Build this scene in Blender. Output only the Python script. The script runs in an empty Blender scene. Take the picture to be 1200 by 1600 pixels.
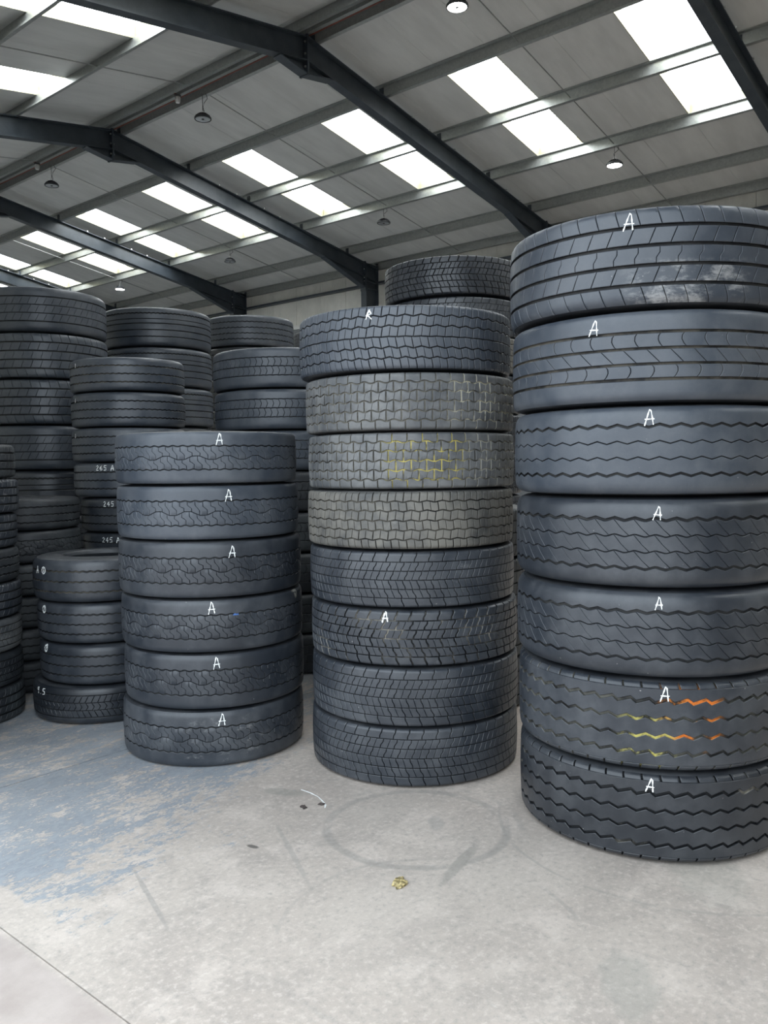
import bpy, bmesh, math, random
import numpy as np
from mathutils import Matrix, Vector
random.seed(7)
scene = bpy.context.scene
COL = scene.collection
rad = math.radians

# ------------------------------------------------------------------ camera
CAM_H = 1.5
F_PX = 1296.8
YAW, PITCH, ROLL = rad(49.992), rad(-3.329), rad(-0.696)
fw = Vector((math.sin(YAW)*math.cos(PITCH), math.cos(YAW)*math.cos(PITCH), math.sin(PITCH)))
rt = Vector((math.cos(YAW), -math.sin(YAW), 0))
up = rt.cross(fw)
r2 = rt*math.cos(ROLL) + up*math.sin(ROLL)
u2 = -rt*math.sin(ROLL) + up*math.cos(ROLL)
cam_data = bpy.data.cameras.new('camera')
cam_data.sensor_fit = 'HORIZONTAL'
cam_data.sensor_width = 36.0
cam_data.lens = 36.0*F_PX/1200.0
cam_data.clip_start = 0.05
cam_data.clip_end = 500
cam = bpy.data.objects.new('camera', cam_data)
M = Matrix(((r2.x, u2.x, -fw.x, 0), (r2.y, u2.y, -fw.y, 0), (r2.z, u2.z, -fw.z, CAM_H), (0, 0, 0, 1)))
cam.matrix_world = M
COL.objects.link(cam)
scene.camera = cam

# ------------------------------------------------------------------ sky, exposure
SKY = (0.81, 0.91, 1.0)
SKY_STRENGTH = 1.0
PANE_STRENGTH = 3.5
EXPOSURE = 1.78
world = bpy.data.worlds.new('overcast_sky')
scene.world = world
world.use_nodes = True
bg = world.node_tree.nodes['Background']
bg.inputs[0].default_value = (*SKY, 1)
bg.inputs[1].default_value = SKY_STRENGTH
vs = scene.view_settings
vs.view_transform = 'Standard'
vs.look = 'None'
vs.exposure = EXPOSURE
vs.gamma = 1.0
vs.use_curve_mapping = False
try:
    scene.cycles.use_denoising = True
    scene.cycles.max_bounces = 7
    scene.cycles.diffuse_bounces = 5
    scene.cycles.glossy_bounces = 3
    scene.cycles.caustics_reflective = False
    scene.cycles.caustics_refractive = False
except Exception:
    pass

# building (metres): ridge along Y, camera stands on the threshold of the open side door
APEX_X = 10.445
APEX_Z = 8.833            # top of the rafters at the ridge
SLOPE = 0.167
HALF = 9.155              # ridge to inner wall face
WALL_R = APEX_X + HALF    # 19.6
WALL_L = APEX_X - HALF    # 1.29
Y_FRONT, Y_BACK = -7.75, 34.65
FRAMES_Y = [-7.563 + 6*k for k in range(8)]     # ..., 4.44, 10.44, 16.44, ...
PURLIN_S = [0.22, 2.075, 3.925, 5.79, 7.63, 8.94]
PURLIN_D = 0.20
DOOR_Y0, DOOR_Y1, DOOR_Z = -1.3, 4.15, 5.0

# daylight entering by the open side door is sampled through this portal
pl = bpy.data.lights.new('door_portal', 'AREA')
pl.shape = 'RECTANGLE'
pl.size = DOOR_Y1-DOOR_Y0
pl.size_y = DOOR_Z
pl.cycles.is_portal = True
po = bpy.data.objects.new('door_portal', pl)
po.matrix_world = Matrix(((0, 0, -1, WALL_L-0.12), (1, 0, 0, (DOOR_Y0+DOOR_Y1)/2), (0, 1, 0, DOOR_Z/2), (0, 0, 0, 1)))
# local -Z must face +X (into the building)
po.matrix_world = Matrix(((0, 0, -1, WALL_L-0.12), (-1, 0, 0, (DOOR_Y0+DOOR_Y1)/2), (0, 1, 0, DOOR_Z/2), (0, 0, 0, 1)))
COL.objects.link(po)


def roof_z(s):            # height of the rafter top at distance s from the ridge
    return APEX_Z - SLOPE*s


# ------------------------------------------------------------------ node helpers
class NT:
    def __init__(self, name):
        self.mat = bpy.data.materials.new(name)
        self.mat.use_nodes = True
        self.t = self.mat.node_tree
        self.t.nodes.clear()
        self.out = self.t.nodes.new('ShaderNodeOutputMaterial')

    def n(self, typ, **kw):
        nd = self.t.nodes.new(typ)
        for k, v in kw.items():
            setattr(nd, k, v)
        return nd

    def put(self, sock, v):
        if v is None:
            return
        if isinstance(v, bpy.types.NodeSocket):
            self.t.links.new(v, sock)
        elif isinstance(v, (tuple, list)) and len(v) == 3 and sock.type == 'RGBA':
            sock.default_value = (*v, 1)
        else:
            sock.default_value = v

    def m(self, op, a, b=None, c=None, clamp=False):
        nd = self.n('ShaderNodeMath', operation=op, use_clamp=clamp)
        for i, v in enumerate((a, b, c)):
            self.put(nd.inputs[i], v)
        return nd.outputs[0]

    def noise(self, vec, scale, detail=4, rough=.55, out=0, dist=0.0):
        nd = self.n('ShaderNodeTexNoise')
        self.put(nd.inputs['Vector'], vec)
        nd.inputs['Scale'].default_value = scale
        nd.inputs['Detail'].default_value = detail
        nd.inputs['Roughness'].default_value = rough
        nd.inputs['Distortion'].default_value = dist
        return nd.outputs[out]

    def ramp(self, fac, lo, hi, a=0.0, b=1.0):
        nd = self.n('ShaderNodeMapRange', clamp=True, interpolation_type='SMOOTHSTEP')
        self.put(nd.inputs[0], fac)
        nd.inputs[1].default_value = lo
        nd.inputs[2].default_value = hi
        nd.inputs[3].default_value = a
        nd.inputs[4].default_value = b
        return nd.outputs[0]

    def mix(self, fac, a, b):
        nd = self.n('ShaderNodeMix', data_type='RGBA')
        self.put(nd.inputs[0], fac)
        self.put(nd.inputs[6], a)
        self.put(nd.inputs[7], b)
        return nd.outputs[2]

    def mapping(self, vec, scale=(1, 1, 1), rot=(0, 0, 0), loc=(0, 0, 0)):
        nd = self.n('ShaderNodeMapping')
        self.put(nd.inputs[0], vec)
        nd.inputs['Location'].default_value = loc
        nd.inputs['Rotation'].default_value = rot
        nd.inputs['Scale'].default_value = scale
        return nd.outputs[0]

    def coord(self, which='Object'):
        return self.n('ShaderNodeTexCoord').outputs[which]

    def pos(self):
        return self.n('ShaderNodeNewGeometry').outputs['Position']

    def xyz(self, vec):
        nd = self.n('ShaderNodeSeparateXYZ')
        self.put(nd.inputs[0], vec)
        return nd.outputs

    def rnd(self):
        return self.n('ShaderNodeObjectInfo').outputs['Random']

    def bump(self, height, strength=.3, dist=.01):
        nd = self.n('ShaderNodeBump')
        nd.inputs['Strength'].default_value = strength
        nd.inputs['Distance'].default_value = dist
        self.put(nd.inputs['Height'], height)
        return nd.outputs[0]

    def bsdf(self, col, rough=.5, metal=0.0, normal=None, spec=None):
        nd = self.n('ShaderNodeBsdfPrincipled')
        self.put(nd.inputs['Base Color'], col)
        self.put(nd.inputs['Roughness'], rough)
        self.put(nd.inputs['Metallic'], metal)
        if spec is not None:
            self.put(nd.inputs['Specular IOR Level'], spec)
        if normal is not None:
            self.put(nd.inputs['Normal'], normal)
        self.t.links.new(nd.outputs[0], self.out.inputs[0])
        return self.mat

    def emit(self, col, strength):
        nd = self.n('ShaderNodeEmission')
        self.put(nd.inputs[0], col)
        nd.inputs[1].default_value = strength
        self.t.links.new(nd.outputs[0], self.out.inputs[0])
        return self.mat


def simple(name, col, rough=.5, metal=0.0, var=.15, scale=6, bump=0.0):
    t = NT(name)
    p = t.pos()
    nz = t.noise(p, scale, 4)
    c = t.mix(t.ramp(nz, .3, .7), tuple(x*(1-var) for x in col), tuple(min(1, x*(1+var)) for x in col))
    nrm = t.bump(t.noise(p, scale*8, 3), bump, .01) if bump else None
    return t.bsdf(c, rough, metal, nrm)


# ------------------------------------------------------------------ materials of the place
def mat_floor():
    t = NT('worn_concrete_floor')
    p = t.pos()
    x, y, z = t.xyz(p)[:3]
    big = t.noise(p, .9, 5, .6)
    mid = t.noise(p, 5.0, 6, .65)
    fine = t.noise(p, 42, 5, .7)
    swirl = t.noise(p, 2.4, 8, .72, 0, 1.6)
    grain = t.noise(p, 130, 3, .6)
    c = t.mix(t.ramp(big, .3, .7), (.42, .365, .322), (.515, .455, .402))
    c = t.mix(t.m('MULTIPLY', t.ramp(swirl, .44, .66), .6), c, (.36, .318, .285))
    c = t.mix(t.m('MULTIPLY', t.ramp(mid, .50, .66), .55), c, (.585, .512, .455))
    c = t.mix(t.m('MULTIPLY', t.ramp(fine, .50, .66), .5), c, (.63, .568, .51))
    c = t.mix(t.m('MULTIPLY', t.ramp(fine, .47, .33), .45), c, (.27, .26, .24))
    c = t.mix(t.m('MULTIPLY', t.ramp(grain, .58, .7), .25), c, (.25, .24, .225))
    # worn blue-grey floor paint: kept behind the door line, rubbed away where the traffic runs
    lim = t.m('ADD', t.m('MULTIPLY', x, -.40), y)          # y - .4 x
    edge = t.ramp(lim, 1.15, 2.45)
    inside = t.ramp(t.m('ADD', x, t.m('MULTIPLY', mid, .05)), 1.345, 1.365)
    st = t.mapping(p, (1.0, 2.2, 1), (0, 0, rad(-28)))
    n1 = t.noise(st, 2.6, 6, .65)
    n2 = t.noise(st, 15, 6, .72)
    n3 = t.noise(st, 62, 4, .7)
    keep = t.m('ADD', t.m('MULTIPLY', n1, .55), t.m('ADD', t.m('MULTIPLY', n2, .70), t.m('MULTIPLY', n3, .40)))
    thr = t.m('ADD', keep, t.m('MULTIPLY', edge, .36))
    pm = t.m('MULTIPLY', t.ramp(thr, 1.11, 1.17), inside)
    paint = t.mix(t.ramp(n2, .3, .7), (.18, .215, .255), (.30, .33, .36))
    c = t.mix(t.m('MULTIPLY', pm, .85), c, paint)
    # white scratches
    sc = t.noise(t.mapping(p, (9, 1.2, 1), (0, 0, rad(38)), (3, 1, 0)), 3.0, 5, .6)
    c = t.mix(t.m('MULTIPLY', t.ramp(sc, .70, .76), .45), c, (.66, .66, .63))
    # dark rubbed ring left by a tyre
    def dist(cx, cy):
        dx = t.m('SUBTRACT', x, cx)
        dy = t.m('SUBTRACT', y, cy)
        return t.m('SQRT', t.m('ADD', t.m('MULTIPLY', dx, dx), t.m('MULTIPLY', dy, dy))), dx, dy
    def ring(cx, cy, r, w, amt, col, lo=.38, hi=.6, off=0):
        nonlocal c
        d, dx, dy = dist(cx, cy)
        wob = t.m('MULTIPLY', t.m('SUBTRACT', t.noise(p, 2.0, 2), .5), .05)
        e = t.m('ABSOLUTE', t.m('SUBTRACT', t.m('ADD', d, wob), r))
        k = t.ramp(e, w*.3, w, 1, 0)
        brk = t.ramp(t.noise(t.mapping(p, loc=(off, 0, 0)), 3.3, 6, .7), lo, hi)
        c = t.mix(t.m('MULTIPLY', t.m('MULTIPLY', k, brk), amt), c, col)
    ring(2.65, 2.07, .365, .028, .42, (.235, .23, .215), .36, .55)
    ring(2.66, 2.07, .42, .02, .3, (.25, .25, .235), .45, .6, 7)
    ring(2.05, 1.55, .50, .012, .35, (.28, .265, .245), .42, .58, 3)
    ring(3.35, 1.25, .72, .010, .35, (.28, .27, .25), .42, .56, 5)
    ring(2.3, .75, .62, .012, .25, (.30, .285, .26), .45, .6, 9)
    # oily stains
    def blot(cx, cy, a, ra, rb, amt, col):
        nonlocal c
        d, dx, dy = dist(cx, cy)
        ca, sa = math.cos(a), math.sin(a)
        uu = t.m('DIVIDE', t.m('ADD', t.m('MULTIPLY', dx, ca), t.m('MULTIPLY', dy, sa)), ra)
        vv = t.m('DIVIDE', t.m('ADD', t.m('MULTIPLY', dx, -sa), t.m('MULTIPLY', dy, ca)), rb)
        e = t.m('SQRT', t.m('ADD', t.m('MULTIPLY', uu, uu), t.m('MULTIPLY', vv, vv)))
        e = t.m('ADD', e, t.m('MULTIPLY', t.m('SUBTRACT', t.noise(p, 14, 5, .65), .5), .9))
        c = t.mix(t.m('MULTIPLY', t.ramp(e, .55, 1.0, 1, 0), amt), c, col)
    blot(2.555, 2.76, rad(112), .13, .05, .5, (.25, .245, .215))
    blot(2.50, 1.745, rad(12), .22, .03, .42, (.20, .20, .18))
    blot(2.10, 2.46, rad(100), .035, .014, .9, (.12, .11, .10))
    blot(2.72, 2.02, rad(40), .09, .04, .35, (.27, .265, .25))
    blot(1.62, 2.45, rad(70), .30, .012, .45, (.26, .25, .235))
    blot(2.16, 2.30, rad(60), .34, .014, .35, (.28, .27, .25))
    blot(3.0, 1.0, rad(30), .3, .16, .22, (.30, .31, .27))
    blot(2.2, .95, rad(30), .2, .1, .3, (.27, .28, .25))
    c2 = t.mix(t.ramp(x, 1.17, 1.20, 1, 0), c, t.mix(t.ramp(mid, .3, .7), (.37, .315, .285), (.47, .41, .375)))
    rough = t.m('ADD', t.ramp(mid, .3, .7, .42, .62), t.m('MULTIPLY', pm, -.06))
    h = t.m('ADD', t.m('MULTIPLY', fine, .5), t.m('MULTIPLY', pm, .25))
    return t.bsdf(c2, rough, 0, t.bump(h, .22, .006), .4)


def mat_liner(name, base, axis):
    t = NT(name)
    p = t.pos()
    s = t.xyz(p)[axis]
    w = t.m('FRACT', t.m('MULTIPLY', s, 1/.055))
    rib = t.m('ABSOLUTE', t.m('SUBTRACT', w, .5))
    nz = t.noise(t.mapping(p, (.35, 1.5, 1) if axis == 1 else (1, 1, .3)), 2.0, 5, .6)
    c = t.mix(t.ramp(nz, .3, .72), tuple(v*.86 for v in base), base)
    return t.bsdf(c, .45, 0, t.bump(rib, .12, .012), .4)


def mat_galv():
    t = NT('galvanised_steel')
    p = t.pos()
    v = t.n('ShaderNodeTexVoronoi')
    t.put(v.inputs['Vector'], p)
    v.inputs['Scale'].default_value = 26
    nz = t.noise(p, 3, 4)
    f = t.m('ADD', t.m('MULTIPLY', t.xyz(v.outputs['Color'])[0], .4), t.m('MULTIPLY', nz, .6))
    c = t.mix(f, (.30, .315, .31), (.46, .475, .46))
    return t.bsdf(c, t.ramp(nz, .3, .7, .34, .5), .75)


def mat_frame():
    t = NT('slate_painted_steel')
    p = t.pos()
    nz = t.noise(p, 4, 5)
    c = t.mix(t.ramp(nz, .3, .7), (.034, .044, .056), (.050, .062, .076))
    c = t.mix(t.m('MULTIPLY', t.ramp(t.noise(p, 30, 4), .58, .75), .3), c, (.11, .12, .125))
    return t.bsdf(c, .42, 0, None, .45)


def mat_rubber(name, a, b, dust, amt, rough=.5, scuff=0.0, spread=.5, zone=None):
    """tread rubber: dark blend a-b, dust film, optional pale scuffs"""
    t = NT(name)
    co = t.coord('Object')
    r = t.rnd()
    off = t.n('ShaderNodeCombineXYZ')
    t.put(off.inputs[0], t.m('MULTIPLY', r, 37.0))
    t.put(off.inputs[1], t.m('MULTIPLY', r, 11.0))
    vadd = t.n('ShaderNodeVectorMath', operation='ADD')
    t.put(vadd.inputs[0], co)
    t.put(vadd.inputs[1], off.outputs[0])
    p = vadd.outputs[0]
    big = t.noise(p, 2.2, 4, .6)
    mid = t.noise(p, 11, 6, .68)
    fine = t.noise(p, 110, 3, .6)
    c = t.mix(t.ramp(big, .3, .7), a, b)
    k = t.m('MULTIPLY', t.ramp(t.m('ADD', t.m('MULTIPLY', big, .55), t.m('MULTIPLY', mid, .45)), spread-.1, spread+.2), amt)
    c = t.mix(k, c, dust)
    if scuff:
        st = t.noise(t.mapping(p, (1, 1, 2.2)), 9, 7, .75)
        gate = t.ramp(t.noise(p, 2.6, 2), .52, .66)
        if zone:
            x, y, z = t.xyz(co)[:3]
            d = t.m('ABSOLUTE', t.m('SUBTRACT', t.m('ARCTAN2', y, x), rad(zone[0])))
            gate = t.m('MULTIPLY', t.ramp(d, rad(zone[1]*.6), rad(zone[1]), 1, 0), t.ramp(z, zone[2], zone[2]+.03, 1, 0))
        c = t.mix(t.m('MULTIPLY', t.m('MULTIPLY', t.ramp(st, *((.46, .66) if zone else (.54, .72))), gate), scuff), c, (.42, .42, .41))
    speck = t.ramp(t.noise(p, 60, 2, .5), .765, .80)
    c = t.mix(t.m('MULTIPLY', speck, .5), c, (.45, .44, .42))
    rr = t.ramp(mid, .3, .75, rough-.07, rough+.10)
    return t.bsdf(c, rr, 0, t.bump(fine, .10, .003), .62)


def mat_groove(name, base, dust, amt, spread=.5, paint=None):
    """groove walls and floors; paint = list of (colour, angle, half width deg, z centre, z half, amount)"""
    t = NT(name)
    co = t.coord('Object')
    x, y, z = t.xyz(co)[:3]
    k = t.m('MULTIPLY', t.ramp(t.noise(co, 5.5, 5, .65), spread-.12, spread+.12), amt)
    c = t.mix(k, base, dust)
    if paint:
        ang = t.m('ARCTAN2', y, x)
        for col, phi, hw, zc, zh, am in paint:
            d = t.m('SUBTRACT', ang, rad(phi))
            e = t.ramp(t.m('ABSOLUTE', d), rad(hw*.55), rad(hw), 1, 0)
            ez = t.ramp(t.m('ABSOLUTE', t.m('SUBTRACT', z, zc)), zh*.7, zh, 1, 0)
            nz = t.ramp(t.noise(co, 16, 4, .6), .42, .56)
            c = t.mix(t.m('MULTIPLY', t.m('MULTIPLY', t.m('MULTIPLY', e, ez), nz), am), c, col)
    return t.bsdf(c, .62, 0, None, .3)


MAT = {}
MAT['floor'] = mat_floor()
MAT['roof'] = mat_liner('grey_roof_liner', (.66, .665, .65), 1)
MAT['wall'] = mat_liner('cream_wall_cladding', (.80, .79, .74), 1)
MAT['wall_y'] = mat_liner('cream_gable_cladding', (.62, .60, .55), 0)
MAT['wall_low'] = simple('grey_block_wall', (.17, .18, .19), .7)
MAT['galv'] = mat_galv()
MAT['frame'] = mat_frame()
MAT['bolt'] = simple('zinc_bolt', (.55, .56, .55), .35, .8)
MAT['reveal'] = simple('cream_rooflight_reveal', (.36, .34, .23), .6)
tp = NT('backlit_rooflight_sheet')
MAT['pane'] = tp.emit((.93, .98, 1.0), PANE_STRENGTH)
MAT['joint'] = simple('dark_joint_filler', (.10, .085, .075), .8)
MAT['lamp_black'] = simple('black_lamp_housing', (.03, .032, .036), .45)
MAT['lamp_off'] = simple('grey_lamp_lens', (.42, .45, .47), .3)
tl = NT('glowing_lamp_lens')
MAT['lamp_on'] = tl.emit((1.0, .98, .93), 14.0)
MAT['cable'] = simple('grey_cable', (.12, .12, .12), .6)
MAT['white_plastic'] = simple('white_plastic', (.75, .75, .73), .4)
MAT['red'] = simple('red_conduit', (.20, .06, .04), .6)
MAT['chalk'] = simple('white_chalk', (.86, .88, .86), .9, 0, .12, 60)
MAT['blue'] = simple('blue_crayon', (.07, .16, .42), .8)
MAT['torn'] = simple('torn_pale_rubber', (.24, .23, .20), .9, 0, .4, 50)
MAT['gold'] = simple('gold_brown_scrap', (.36, .29, .14), .45, 0, .7, 70)
MAT['crumb'] = simple('dark_crumb', (.07, .055, .05), .7, 0, .3, 60)
MAT['shutter'] = simple('grey_shutter', (.22, .24, .26), .5)

DUST = (.20, .205, .21)
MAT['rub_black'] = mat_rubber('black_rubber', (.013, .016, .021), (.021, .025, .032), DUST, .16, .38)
MAT['rub_slate'] = mat_rubber('slate_rubber', (.019, .0235, .031), (.030, .036, .046), DUST, .24, .39)
MAT['rub_scuff'] = mat_rubber('scuffed_rubber', (.020, .0245, .032), (.031, .037, .047), DUST, .26, .39, .6)
MAT['rub_scuff_low'] = mat_rubber('low_scuffed_rubber', (.033, .041, .054), (.050, .060, .075), DUST, .24, .38, .6, .5, (-142, 26, -.035))
MAT['rub_haze'] = mat_rubber('blue_grey_haze_rubber', (.034, .043, .057), (.052, .063, .080), DUST, .26, .41)  # lighter, bluer rubber: haze and door light on these tyres put into the colour
MAT['rub_grey'] = mat_rubber('dusty_grey_rubber', (.050, .055, .061), (.080, .085, .090), (.25, .25, .24), .6, .56, .35, .47)
MAT['rub_brown'] = mat_rubber('dusty_brown_rubber', (.045, .047, .048), (.075, .074, .070), (.24, .225, .19), .6, .58, .35, .47)
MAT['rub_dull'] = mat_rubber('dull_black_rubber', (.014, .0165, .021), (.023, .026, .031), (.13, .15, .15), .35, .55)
MAT['side'] = mat_rubber('sidewall_rubber', (.017, .020, .025), (.027, .030, .036), DUST, .25, .48)
MAT['side_dusty'] = mat_rubber('dusty_sidewall_rubber', (.05, .053, .056), (.085, .086, .088), (.27, .26, .245), .5, .6)
MAT['gr_dark'] = mat_groove('dark_groove', (.010, .011, .013), (.09, .09, .085), .35)
MAT['gr_tan'] = mat_groove('tan_dusty_groove', (.016, .016, .016), (.17, .155, .125), .7)
MAT['gr_pale'] = mat_groove('pale_dusty_groove', (.035, .034, .031), (.19, .18, .15), .9, .42,
                            [((.62, .59, .48), -88, 42, 0, .3, .95)])
MAT['gr_yellow'] = mat_groove('yellow_dusted_groove', (.035, .034, .031), (.17, .16, .13), .9, .45,
                              [((.55, .53, .45), -85, 36, 0, .3, .8), ((.62, .54, .18), -134, 26, 0, .2, .85)])
MAT['gr_orange'] = mat_groove('orange_daubed_groove', (.03, .03, .03), (.17, .165, .14), .8, .5,
                              [((.80, .30, .06), -142, 15, .03, .13, 1.0), ((.66, .60, .22), -158, 13, -.06, .11, 1.0)])
MAT['gr_fleck'] = mat_groove('pale_flecked_groove', (.009, .010, .012), (.46, .43, .37), .9, .61)
MAT['gr_nick'] = mat_groove('pale_nicked_groove', (.016, .017, .019), (.40, .37, .31), .9, .67)


# ------------------------------------------------------------------ object helpers
def link(o, parent=None):
    COL.objects.link(o)
    if parent is not None:
        o.parent = parent
    return o


def tag(o, label=None, cat=None, group=None, kind=None):
    for k, v in (('label', label), ('category', cat), ('group', group), ('kind', kind)):
        if v is not None:
            o[k] = v
    return o


def empty(name, loc=(0, 0, 0)):
    o = bpy.data.objects.new(name, None)
    o.empty_display_size = .1
    o.location = loc
    return link(o)


class MB:
    """collects vertices and faces for ONE mesh"""
    def __init__(self):
        self.v, self.f, self.mi = [], [], []

    def add(self, vs, fs, mi=0):
        b = len(self.v)
        self.v += [tuple(q) for q in vs]
        self.f += [tuple(i+b for i in q) for q in fs]
        self.mi += [mi]*len(fs)
        return self

    def box(self, x0, x1, y0, y1, z0, z1, mi=0):
        return self.add([(x0, y0, z0), (x1, y0, z0), (x1, y1, z0), (x0, y1, z0), (x0, y0, z1), (x1, y0, z1), (x1, y1, z1), (x0, y1, z1)],
                        [(0, 3, 2, 1), (4, 5, 6, 7), (0, 1, 5, 4), (1, 2, 6, 5), (2, 3, 7, 6), (3, 0, 4, 7)], mi)

    def prism(self, poly, axis, a, b, mi=0):
        """extrude a 2-D polygon along axis ('x','y','z') from a to b"""
        n = len(poly)
        def pt(q, s):
            return {'x': (s, q[0], q[1]), 'y': (q[0], s, q[1]), 'z': (q[0], q[1], s)}[axis]
        vs = [pt(q, a) for q in poly]+[pt(q, b) for q in poly]
        fs = [tuple(range(n))[::-1], tuple(range(n, 2*n))]+[(i, (i+1) % n, n+(i+1) % n, n+i) for i in range(n)]
        return self.add(vs, fs, mi)

    def tube(self, pts, r, n=8, mi=0):
        pts = [Vector(q) for q in pts]
        vs, fs = [], []
        for i, q in enumerate(pts):
            d = (pts[min(i+1, len(pts)-1)]-pts[max(i-1, 0)]).normalized()
            a = Vector((0, 0, 1)) if abs(d.z) < .9 else Vector((1, 0, 0))
            s = d.cross(a).normalized()
            w = s.cross(d)
            for k in range(n):
                t = 2*math.pi*k/n
                vs.append(q+s*r*math.cos(t)+w*r*math.sin(t))
        for i in range(len(pts)-1):
            for k in range(n):
                fs.append((i*n+k, i*n+(k+1) % n, (i+1)*n+(k+1) % n, (i+1)*n+k))
        fs.append(tuple(range(n))[::-1])
        fs.append(tuple(range((len(pts)-1)*n, len(pts)*n)))
        return self.add(vs, fs, mi)

    def lathe(self, prof, n=32, closed=False, mi=0):
        m_ = len(prof)
        vs = []
        for k in range(n):
            t = 2*math.pi*k/n
            for r, z in prof:
                vs.append((r*math.cos(t), r*math.sin(t), z))
        fs = []
        for k in range(n):
            k2 = (k+1) % n
            for i in range(m_ if closed else m_-1):
                j = (i+1) % m_
                fs.append((k*m_+i, k2*m_+i, k2*m_+j, k*m_+j))
        return self.add(vs, fs, mi)

    def mesh(self, name, mats, smooth=None):
        me = bpy.data.meshes.new(name)
        me.from_pydata(self.v, [], self.f)
        for m_ in (mats if isinstance(mats, (list, tuple)) else [mats]):
            me.materials.append(m_)
        if any(self.mi):
            me.polygons.foreach_set('material_index', self.mi)
        bm = bmesh.new()
        bm.from_mesh(me)
        bmesh.ops.recalc_face_normals(bm, faces=bm.faces)
        bm.to_mesh(me)
        bm.free()
        if smooth is not None:
            me.polygons.foreach_set('use_smooth', [True]*len(me.polygons))
            me.set_sharp_from_angle(angle=rad(smooth))
        me.update()
        return me

    def build(self, name, mats, parent=None, smooth=None):
        return link(bpy.data.objects.new(name, self.mesh(name, mats, smooth)), parent)


# ------------------------------------------------------------------ floor and yard
fl = tag(empty('floor'), 'bare and blue-painted concrete floor under the tyre stacks', 'floor', kind='structure')
JY = [Y_FRONT, -2.15, 3.85, 9.85, 15.85, 21.85, 27.85, Y_BACK]
JX = [1.205, 10.4, WALL_R+.2]
for i in range(len(JX)-1):
    for j in range(len(JY)-1):
        g = .004
        MB().box(JX[i]+(g if i else -.003), JX[i+1]-g, JY[j]+g, JY[j+1]-g, -.12, 0).build('floor_slab', MAT['floor'], fl)
MB().box(1.20, WALL_R+.2, Y_FRONT, Y_BACK, -.14, -.006).build('joint_filler', MAT['joint'], fl)
tag(MB().box(-60, 1.198, -60, 60, -.14, -.001).build('ground', MAT['floor']),
    'pale concrete yard outside the door line', 'ground', kind='structure')

# ------------------------------------------------------------------ roof: liner panels, rooflights
ceil = tag(empty('ceiling'), 'grey ribbed roof lining with rooflight strips', 'ceiling', kind='structure')
PW = 3.245/3
SKY_Y0 = 4.83 - 4*3.245
LIN = PURLIN_D + .004
SK0, SK1 = 2.02, 5.84


def panel_profile(y0, y1):
    c = .006
    return [(y0+c, 0), (y1-c, 0), (y1, c), (y1, .14), (y0, .14), (y0, c)]


def roof_strip(side, y0, y1, s0, s1):
    mb = MB()
    prof = panel_profile(y0, y1)
    n = len(prof)
    vs = []
    for s in (s0, s1):
        for y, z in prof:
            vs.append((APEX_X+side*s, y, roof_z(s)+LIN+z))
    fs = [tuple(range(n))[::-1], tuple(range(n, 2*n))]+[(i, (i+1) % n, n+(i+1) % n, n+i) for i in range(n)]
    mb.add(vs, fs)
    return mb.build('roof_panel', MAT['roof'], ceil)


wn = 0
k = 0
y = SKY_Y0
while y < Y_BACK:
    y1 = min(y+PW, Y_BACK+.2)
    for side in (1, -1):
        if k % 3 == 0 and y1 < Y_BACK:
            roof_strip(side, y, y1, 0, SK0)
            roof_strip(side, y, y1, SK1, HALF+.25)
            wn += 1
            w = tag(empty('window_%d' % wn, (APEX_X+side*(SK0+SK1)/2, (y+y1)/2, roof_z((SK0+SK1)/2)+LIN)),
                    'white backlit rooflight strip in the %s roof slope' % ('right' if side > 0 else 'left'), 'rooflight', 'rooflight strips of the %s slope' % ('right' if side > 0 else 'left'), 'structure')
            ox, oy, oz = w.location
            def P(s, yy, dz):
                return (APEX_X+side*s-ox, yy-oy, roof_z(s)+LIN+dz-oz)
            mb = MB()
            e = .004
            mb.add([P(SK0, y, .22), P(SK1, y, .22), P(SK1, y1, .22), P(SK0, y1, .22),
                    P(SK0, y, .24), P(SK1, y, .24), P(SK1, y1, .24), P(SK0, y1, .24)],
                   [(0, 1, 2, 3), (4, 5, 6, 7), (0, 1, 5, 4), (1, 2, 6, 5), (2, 3, 7, 6), (3, 0, 4, 7)])
            mb.build('pane', MAT['pane'], w)
            mb = MB()
            th = .012
            for (a0, a1, b0, b1) in ((SK0, SK1, y, y+th), (SK0, SK1, y1-th, y1), (SK0, SK0+th, y+th, y1-th), (SK1-th, SK1, y+th, y1-th)):
                mb.add([P(a0, b0, -.004), P(a1, b0, -.004), P(a1, b1, -.004), P(a0, b1, -.004),
                        P(a0, b0, .219), P(a1, b0, .219), P(a1, b1, .219), P(a0, b1, .219)],
                       [(0, 1, 2, 3), (4, 5, 6, 7), (0, 1, 5, 4), (1, 2, 6, 5), (2, 3, 7, 6), (3, 0, 4, 7)])
            mb.build('reveal', MAT['reveal'], w)
        else:
            roof_strip(side, y, y1, 0, HALF+.25)
    y = y1
    k += 1
# front end closing panel and ridge flashing
for side in (1, -1):
    if SKY_Y0 > Y_FRONT-.3:
        roof_strip(side, Y_FRONT-.3, SKY_Y0, 0, HALF+.25)
mb = MB()
mb.prism([(APEX_X-.35, roof_z(.35)+LIN-.004), (APEX_X, roof_z(0)+LIN-.012), (APEX_X+.35, roof_z(.35)+LIN-.004),
          (APEX_X+.35, roof_z(.35)+LIN+.16), (APEX_X, roof_z(0)+LIN+.2), (APEX_X-.35, roof_z(.35)+LIN+.16)], 'y', Y_FRONT-.3, Y_BACK+.2)
mb.build('ridge_flashing', MAT['roof'], ceil)

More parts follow.
